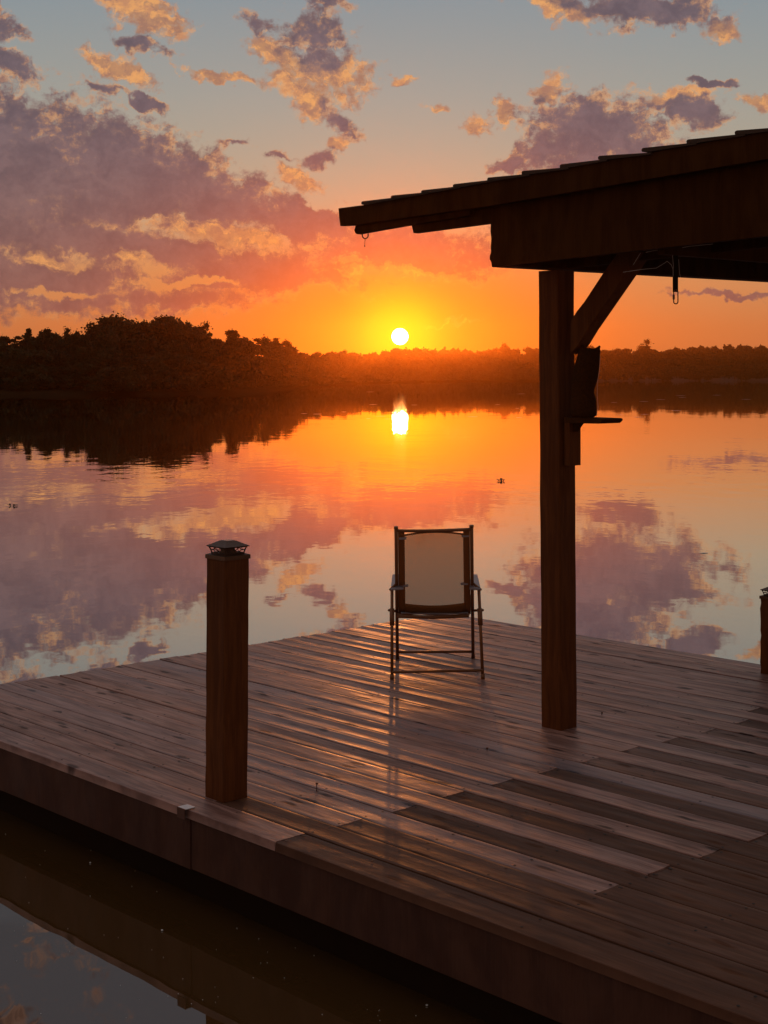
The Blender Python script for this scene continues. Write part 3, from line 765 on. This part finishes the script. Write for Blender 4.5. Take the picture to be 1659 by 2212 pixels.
# back sling
def sheet(name, grid, mat, parent, th=.0015):
    vs = [p for r_ in grid for p in r_]; w_ = len(grid[0])
    fs = [(i * w_ + j, i * w_ + j + 1, (i + 1) * w_ + j + 1, (i + 1) * w_ + j) for i in range(len(grid) - 1) for j in range(w_ - 1)]
    m_ = MB(); m_.add(vs, fs); o = m_.build(name, mat, parent, smooth=True)
    if th:
        md = o.modifiers.new('thickness', 'SOLIDIFY'); md.thickness = th; md.offset = 0
    return o
def bk_(a, f): return onback(a, f) + Vector((0, .022 * math.sin(a * math.pi) * math.sin(min(1, max(0, f)) * math.pi), 0))
topf = lambda a: .905 + .045 * math.sin(a * math.pi)
sheet('back_sling', [[bk_(.11 + .78 * j / 12, .115 - .03 * math.sin(j / 12 * math.pi) + (topf(.11 + .78 * j / 12) - .115 + .03 * math.sin(j / 12 * math.pi)) * i / 12) for j in range(13)] for i in range(13)], M_mesh, chair, 0)
for a0_, a1_ in ((.025, .112), (.888, .975)):
    sheet('side_hem', [[bk_(a0_ + (a1_ - a0_) * j / 3, -.02 + (.955 + .02) * i / 12) + Vector((0, -.002, 0)) for j in range(4)] for i in range(13)], M_hem, chair, .003)
sheet('bottom_hem', [[bk_(.10 + .80 * j / 12, -.02 + (.135 - .03 * math.sin(j / 12 * math.pi)) * i / 3) + Vector((0, -.0035, 0)) for j in range(13)] for i in range(4)], M_hem, chair, .003)
T('top_hem', [bk_(.06 + .88 * j / 12, topf(.06 + .88 * j / 12)) + Vector((0, -.004, 0)) for j in range(13)], .0055, mat=M_hem)
for a_, f_ in ((.085, .885), (.915, .90), (.105, .33), (.895, .345)):
    c_ = bk_(a_, f_) + Vector((0, -.008, 0)); m_ = MB(); m_.bar(c_ - Vector((.022, 0, 0)), c_ + Vector((.022, 0, .002)), .003, .016); m_.build('strap_tab', M_arm, chair, bevel=.001)
sheet('seat_sling', [[atZ(866 + (1011 - 866) * j / 10, 1329 - 15 * i / 8, 8.97 + .45 * i / 8) + Vector((0, 0, .012 - .03 * math.sin(j / 10 * math.pi) * math.sin(i / 8 * math.pi))) for j in range(11)] for i in range(9)],
      simple('grey mesh seat', (.30, .24, .24, 1), .5, 0, .15, 60), chair, .003)
# ------------------------------------------------------------------ far bank
SH = [(-1400, 210), (-700, 190), (-300, 182), (0, 178), (300, 184), (560, 210), (660, 300), (760, 480), (900, 700), (1050, 820), (1250, 860), (1450, 900), (1750, 900), (2300, 880), (3200, 860)]
def shore(x):
    for (a, za), (b, zb_) in zip(SH, SH[1:]):
        if x <= b: return za + (zb_ - za) * max(0, (x - a) / (b - a))
    return SH[-1][1]
mb = MB(); rows = []
xsr = list(np.arange(-1400, 3201, 25))
for x in xsr:
    Zs_ = shore(x) + 3 * noise.noise(Vector((x * .013, 0, 0)))
    col = []
    for d_, h_ in ((-2, WL - .5), (0, WL + .02), (3, WL + .5), (30, WL + 1.6), (120, WL + 3.5), (400, WL + 6), (1500, WL + 8)):
        Z = Zs_ + d_; col.append(Vector(((x - CX) / F * Z, Z, h_ + (.3 * noise.noise(Vector((x * .05, d_, 0))) if d_ > 0 else 0))))
    rows.append(col)
nc = len(rows[0])
mb.add([p for r_ in rows for p in r_], [(i * nc + j, (i + 1) * nc + j, (i + 1) * nc + j + 1, i * nc + j + 1) for i in range(len(rows) - 1) for j in range(nc - 1)])
tag(mb.build('far_bank', simple('dark earth and grass', (.022, .013, .006, 1), 1., 0, .4, .4, 0, 0), smooth=True), 'low wooded bank across the lake', kind='structure')
def mat_leaf():
    m, n, p = material('summer foliage')
    g = n.new('ShaderNodeNewGeometry')
    f = n.noise(g.outputs['Position'], .35, 4)
    col = n.mix(n.mapr(f, .35, .65), (.026, .022, .008, 1), (.050, .040, .014, 1))
    n.put(p.inputs['Base Color'], col); p.inputs['Roughness'].default_value = .7; p.inputs['Specular IOR Level'].default_value = .15
    tl = n.new('ShaderNodeBsdfTranslucent'); n.put(tl.inputs[0], col)
    mx = n.new('ShaderNodeMixShader'); mx.inputs[0].default_value = .25; n.l.new(p.outputs[0], mx.inputs[1]); n.l.new(tl.outputs[0], mx.inputs[2])
    n.l.new(mx.outputs[0], m.node_tree.nodes['Material Output'].inputs[0]); return m
M_leaf = mat_leaf(); M_bark = simple('bark', (.05, .032, .02, 1), .9, 0, .3, 3, .3)
def crown_arrays(rg, wdt, hgt, base_z, nl_, per, leaf, conic=0., loose=.0):
    """leaf quads spread through lobes of an uneven crown. unit: metres"""
    cs = []
    for i in range(nl_):
        t = rg.uniform(.02, .98); a = rg.uniform(0, 2 * math.pi)
        env = math.sin(min(1., t * 1.15 + .12) * math.pi) ** .6 if t < .75 else math.sqrt(max(0, 1 - ((t - .55) / .45) ** 2))
        env = env * (1 - conic) + (1 - t) * conic
        r_ = wdt / 2 * env * math.sqrt(rg.uniform(.1, 1)) * .85
        cs.append((math.cos(a) * r_, math.sin(a) * r_, base_z + hgt * t * .93, rg.uniform(.08, .17) * wdt * (1 - .5 * conic) * (1.1 - .4 * t)))
    P = []
    for (x, y, z, r_) in cs:
        q = np.random.normal(size=(per, 3)); q /= np.linalg.norm(q, axis=1)[:, None]
        q *= (np.random.rand(per, 1) ** .4) * (1 + 2.2 * loose * np.random.rand(per, 1) ** 3)
        q[:, 2] *= .8
        P.append(q * r_ + np.array([x, y, z]))
    P = np.concatenate(P); N = len(P)
    a = np.random.normal(size=(N, 3)); a /= np.linalg.norm(a, axis=1)[:, None]
    b = np.cross(a, np.random.normal(size=(N, 3))); b /= np.linalg.norm(b, axis=1)[:, None]
    s = leaf * np.random.uniform(.5, 1.3, (N, 1))
    quad = np.stack([P - a * s - b * s * .6, P + a * s - b * s * .6, P + a * s * .8 + b * s * .6, P - a * s * .7 + b * s * .7], 1)
    return quad, cs
def trunk_mb(hgt, rad, cs, rg):
    m_ = MB(); m_.tube([(0, 0, -.4), (rg.uniform(-.1, .1), 0, hgt * .3), (rg.uniform(-.3, .3), rg.uniform(-.3, .3), hgt * .62), (0, 0, hgt * .88)], [rad * 1.3, rad, rad * .6, rad * .15], 7)
    for (x, y, z, r_) in cs[:9]:
        z0 = max(hgt * .25, z - 2.2 * rg.uniform(.6, 1.2)); m_.tube([(0, 0, z0), (x * .5, y * .5, (z0 + z) / 2 + .2), (x, y, z)], [rad * .4, rad * .25, rad * .08], 5)
    return m_
def quad_mesh(name, quad):
    me = bpy.data.meshes.new(name); N = len(quad); me.vertices.add(N * 4); me.vertices.foreach_set('co', quad.reshape(-1).astype(np.float32))
    me.loops.add(N * 4); me.loops.foreach_set('vertex_index', np.arange(N * 4, dtype=np.int32))
    me.polygons.add(N); me.polygons.foreach_set('loop_start', np.arange(0, N * 4, 4, dtype=np.int32)); me.update(calc_edges=True); me.validate(); return me
rgt = random.Random(5)
# kinds: (crown width, total height, crown base, lobes, leaves, leaf size, conic, loose)
KIND = {'round': (9., 12., 1.2, 64, 150, .20, 0., .45), 'tall': (6.5, 12., 1.5, 52, 130, .17, .2, .6), 'cedar': (4.2, 12., .6, 50, 110, .15, .7, .4),
        'loose': (7.0, 12., 2.5, 32, 130, .17, .1, .8), 'broad': (11., 12., 1.2, 76, 150, .21, 0., .45)}
PROTO = {}
for kd, (w_, h_, b_, nl2, per, leaf, con, loo) in KIND.items():
    PROTO[kd] = []
    for s_ in range(2):
        quad, cs = crown_arrays(rgt, w_, h_ - b_, b_, nl2, per, leaf, con, loo)
        top = quad[:, :, 2].max(); quad[:, :, 2] *= 12. / top
        tm = trunk_mb(12., .22, cs, rgt)
        crown_me = quad_mesh('crown', quad); crown_me.materials.append(M_leaf)
        tme = bpy.data.meshes.new('trunk'); tme.from_pydata([tuple(v) for v in tm.v], [], [tuple(f) for f in tm.f]); tme.update(); tme.materials.append(M_bark)
        PROTO[kd].append((crown_me, tme, quad, tm))
prof_sky = [(-700, 706), (-200, 708), (0, 712), (30, 708), (60, 713), (100, 709), (125, 714), (150, 706), (175, 712), (200, 702), (215, 686), (240, 673), (262, 676), (285, 688), (305, 690), (325, 684), (350, 678), (375, 681), (400, 686), (415, 694), (435, 694), (455, 714), (470, 724), (485, 712), (505, 709), (530, 722), (548, 727), (575, 722), (595, 724), (615, 730), (632, 742), (655, 758), (680, 760), (700, 756), (730, 755), (770, 757), (800, 762), (822, 757), (850, 749), (900, 748), (960, 749), (1020, 753), (1055, 751), (1085, 744), (1112, 749), (1160, 745), (1255, 738), (1285, 742), (1310, 754), (1340, 752), (1365, 750), (1410, 750), (1430, 753), (1470, 746), (1550, 743), (1600, 740), (1660, 741), (2400, 740)]
def top_y(x):
    for (a, ya), (b, yb2) in zip(prof_sky, prof_sky[1:]):
        if x <= b: return ya + (yb2 - ya) * max(0, (x - a) / (b - a))
    return prof_sky[-1][1]
def place(x, dback, yt2):
    Z = shore(x) + dback
    g = WL + .4 + min(dback, 60) * .03
    h_ = (H - (yt2 - HY) / F * Z) - g
    return Vector(((x - CX) / F * Z, Z, g)), h_
# trees one can point at
NAMED = [(243, 16, 672, 'broad', 1.0, 'broad oak', 'tallest broad round-topped tree on the left wooded rise'),
         (352, 16, 677, 'broad', 1.0, 'round tree', 'wide domed tree at the right end of the tall wooded rise'),
         (298, 20, 689, 'round', .8, 'round tree', 'rounded tree filling the dip between the two tallest left trees'),
         (436, 12, 692, 'loose', .8, 'loose tree', 'loose gappy tree on the right shoulder of the big wooded rise'),
         (400, 18, 687, 'round', .8, 'round tree', 'dense tree just left of the gappy tree on the rise shoulder'),
         (500, 14, 709, 'tall', .95, 'tall tree', 'upright clump-topped tree standing right of the notch in the left wood'),
         (578, 14, 721, 'loose', .9, 'loose tree', 'airy twin-topped tree near the right end of the left wood'),
         (615, 10, 731, 'round', .7, 'round tree', 'last rounded tree sloping down to the low shore left of the sun'),
         (60, 16, 708, 'cedar', 1.2, 'pointed tree', 'small pointed tree poking up near the left picture edge'),
         (100, 18, 706, 'tall', .8, 'tall tree', 'knobbly topped tree right of the small pointed one at far left'),
         (152, 15, 704, 'tall', .8, 'tall tree', 'spiky upright tree just left of the tall rise'),
         (822, 10, 756, 'loose', .7, 'small tree', 'small gappy tree directly left of the setting sun'),
         (858, 12, 748, 'round', .8, 'round tree', 'low rounded tree right under the setting sun'),
         (742, 10, 754, 'loose', .7, 'small tree', 'thin small tree on the low shore well left of the sun'),
         (960, 14, 748, 'cedar', .9, 'pointed tree', 'narrow spiky tree between the sun and the pavilion post'),
         (1086, 14, 738, 'round', .62, 'round tree', 'bushy tree bulging above the far tree line left of the pavilion post'),
         (1145, 14, 746, 'round', .7, 'round tree', 'rounded tree just left of the pavilion post on the far shore'),
         (1268, 12, 736, 'loose', .8, 'loose tree', 'airy tree peeking up behind the owl decoy'),
         (1333, 12, 749, 'round', .7, 'low tree', 'low tree to the right of the owl decoy'),
         (1388, 10, 731, 'loose', 1.15, 'tall tree', 'lone spreading tree sticking up above the right far tree line')]
for i, (x, db, yt2, kd, ws, cat, lab) in enumerate(NAMED):
    loc, h_ = place(x, db, yt2)
    cm, tm2, quad, tmb = PROTO[kd][i % 2]
    k = h_ / 12.
    e = empty('lakeside_tree', loc, lab, 'tree', 'trees on the far shore', rgt.uniform(0, 6.28))
    e.scale = (k * ws if h_ > 8 else ws * .9 * max(k, .6),) * 2 + (k,)
    for nm, me in (('crown', cm), ('trunk', tm2)):
        o = bpy.data.objects.new(nm, me); C.objects.link(o); o.parent = e
# the wood behind and between them reads as one mass per bank
def wood(name, x0, x1, label, step_px, rows_, kinds, lower):
    quads = []; tv = []; tf = []
    for (db, dlow, st) in rows_:
        x = x0 + rgt.uniform(0, st)
        while x < x1:
            y = top_y(x) + dlow + abs(rgt.gauss(0, lower))
            y = max(y, top_y(x - 20) - 3, top_y(x + 20) - 3) if dlow < 8 else y
            loc, h_ = place(x, db + rgt.uniform(-3, 3), y)
            if h_ > 1.5:
                kd = rgt.choice(kinds); quad = PROTO[kd][rgt.randrange(2)][2]
                sub = quad[np.random.rand(len(quad)) < .78]
                k = h_ / 12.; w_ = (st * 1.9 / F * loc.y) / KIND[kd][0]
                a = rgt.uniform(0, 6.28); ca, sa = math.cos(a), math.sin(a)
                q = sub.copy(); X = q[..., 0] * ca - q[..., 1] * sa; Y = q[..., 0] * sa + q[..., 1] * ca
                # keep leaf size by scaling centres only
                c = np.stack([X.mean(1), Y.mean(1), q[..., 2].mean(1)], 1); loc_ = np.stack([X, Y, q[..., 2]], 2) - c[:, None, :]
                c[:, 0] *= w_; c[:, 1] *= w_; c[:, 2] *= k
                ls = min(3.2, max(.8, loc.y / 260.))
                quads.append(loc_ * ls + c[:, None, :] + np.array(loc)[None, None, :])
            x += st * rgt.uniform(.7, 1.3)
    me = quad_mesh(name, np.concatenate(quads)); me.materials.append(M_leaf)
    o = bpy.data.objects.new(name, me); C.objects.link(o)
    return tag(o, label, 'wood', kind='stuff')
wood('woodland', -900, 640, 'dense dark wood on the nearer left bank of the lake', 60, [(30, 2, 46), (19, 10, 50), (10, 38, 46), (5, 75, 42), (2, 115, 30)], ['round', 'tall', 'broad', 'round', 'cedar'], 4)
wood('woodland', 600, 1300, 'low wood along the middle of the far shore under the sun', 45, [(28, 1, 26), (16, 5, 30), (8, 25, 30), (3, 48, 24)], ['round', 'tall', 'round', 'loose'], 2)
wood('woodland', 1290, 2600, 'even dark tree line along the far right shore', 45, [(60, 1, 26), (26, 6, 30), (12, 22, 32), (4, 42, 26)], ['round', 'round', 'broad', 'tall'], 1.5)
# reeds along the right far shore
qs = []
for x in np.arange(1180, 2400, 1.0):
    for _ in range(10):
        Z = shore(x) + rgt.uniform(-1.0, 3); h_ = rgt.uniform(1.2, 3.2); X = (x + rgt.uniform(-1, 1) - CX) / F * Z; w_ = rgt.uniform(.1, .3); s_ = rgt.uniform(-.25, .25)
        qs.append([(X - w_, Z, WL - .1), (X + w_, Z, WL - .1), (X + s_ + w_ * .3, Z + .1, WL + h_), (X + s_ - w_ * .3, Z + .1, WL + h_)])
me = quad_mesh('reeds', np.array(qs)); me.materials.append(simple('dry reeds', (.16, .12, .10, 1), .8, 0, .3, .5))
o = bpy.data.objects.new('reeds', me); C.objects.link(o); tag(o, 'pale band of reeds along the far right shoreline', 'reeds', kind='stuff')
# ------------------------------------------------------------------ floating plants and specks, painted glints
M_weed = simple('dark water weed', (.05, .035, .015, 1), .6, 0, .4, 30)
def weed(x, y, size, label, seed):
    rr = random.Random(seed); c = gnd(x, y, WL); m_ = MB()
    for i in range(9):
        a = rr.uniform(0, 6.28); d_ = rr.uniform(.1, .5) * size; p = c + Vector((math.cos(a) * d_, math.sin(a) * d_, .004))
        hh = rr.uniform(.15, .38) * size; L_ = rr.uniform(.25, .5) * size; dr = Vector((math.cos(a), math.sin(a), 0)); sd_ = Vector((-dr.y, dr.x, 0))
        q = p + dr * L_ * .5 + Vector((0, 0, hh * .7)); t = p + dr * L_ + Vector((0, 0, hh * .55))
        m_.add([p - sd_ * .01, p + sd_ * .01, q + sd_ * size * .12, t, q - sd_ * size * .12], [(0, 1, 2, 3, 4)])
    o = m_.build('floating_plant', M_weed); return tag(o, label, 'plant', 'small plants floating on the lake')
weed(28, 1093, .15, 'small dark floating plant on the water near the left picture edge', 2)
weed(1084, 1039, .20, 'small leafy floating plant on the water just left of the pavilion post', 3)
m_ = MB()
for i in range(150):
    x = rgt.uniform(0, 1600); yl = 1700 + .42 * x
    y = yl + rgt.uniform(5, 500)
    if y > 2300: continue
    c = gnd(x, y, WL + .0015); r_ = rgt.choice([.0011, .0014, .0018]); a = rgt.uniform(0, 3)
    vs = [c + Vector((math.cos(a + t) * r_ * rgt.uniform(.6, 1.3), math.sin(a + t) * r_ * rgt.uniform(.6, 1.3), 0)) for t in (0, 1.2, 2.5, 3.8, 5.)]
    m_.prism(vs, Vector((0, 0, .001)))
for (x, y, r_) in ((195, 1864, .004), (529, 1943, .0055), (350, 2010, .0042), (922, 2172, .004)):
    c = gnd(x, y, WL + .002); m_.prism([c + Vector((math.cos(t) * r_, math.sin(t) * r_, 0)) for t in np.linspace(0, 5.2, 6)], Vector((0, 0, .003)))
for i in range(30):                                     # pale flecks painted in for ripple glints far out
    x = rgt.uniform(600, 1660); y = rgt.uniform(846, 905) if rgt.random() < .85 else rgt.uniform(905, 1280); c = gnd(x, y, WL + .003); w_ = rgt.uniform(.001, .0035) * c.y; d_ = w_ * .5
    m_.prism([c + Vector((-w_, 0, 0)), c + Vector((0, -d_, 0)), c + Vector((w_, 0, 0)), c + Vector((0, d_, 0))], Vector((0, 0, .004)))
o = m_.build('debris_and_glints', simple('pale specks and glints', (.75, .68, .62, 1), .5, 0, .2, 4)); tag(o, 'tiny pale specks drifting on the water, with ripple glints painted in as pale flecks', kind='stuff')
# ------------------------------------------------------------------ haze volume added to imitate lens glare
HZ = True
if HZ:
    mh = bpy.data.materials.new('added haze'); mh.use_nodes = True; nh = NT(mh.node_tree)
    mh.node_tree.nodes.remove(mh.node_tree.nodes['Principled BSDF'])
    pv = nh.new('ShaderNodeVolumePrincipled'); pv.inputs['Color'].default_value = (1, .42, .10, 1); pv.inputs['Density'].default_value = 2.9e-4; pv.inputs['Anisotropy'].default_value = .93
    nh.l.new(pv.outputs[0], mh.node_tree.nodes['Material Output'].inputs['Volume'])
    m_ = MB(); m_.hexa([(-900, -60, -8), (900, -60, -8), (900, 1300, -8), (-900, 1300, -8)], [(-900, -60, 48), (900, -60, 48), (900, 1300, 48), (-900, 1300, 48)])
    o = m_.build('haze', mh); tag(o, 'thin added haze over the lake, standing in for lens glare', kind='stuff')
# ------------------------------------------------------------------ camera, render
cam = bpy.data.cameras.new('camera'); co = bpy.data.objects.new('camera', cam); C.objects.link(co)
co.location = (0, 0, H); co.rotation_euler = (R(90), 0, 0)
cam.sensor_fit = 'HORIZONTAL'; cam.sensor_width = 36; cam.lens = 36 * F / 1659.; cam.shift_y = -(1106 - HY) / 1659.
cam.clip_start = .1; cam.clip_end = 6000
scn.camera = co
scn.render.engine = 'CYCLES'
scn.cycles.max_bounces = 6; scn.cycles.diffuse_bounces = 2; scn.cycles.glossy_bounces = 3; scn.cycles.transparent_max_bounces = 8; scn.cycles.volume_bounces = 0
scn.cycles.sample_clamp_indirect = 6
scn.render.resolution_x, scn.render.resolution_y = 768, 1024
vs_ = scn.view_settings; vs_.view_transform = 'Standard'; vs_.look = 'None'; vs_.exposure = 0; vs_.gamma = 1
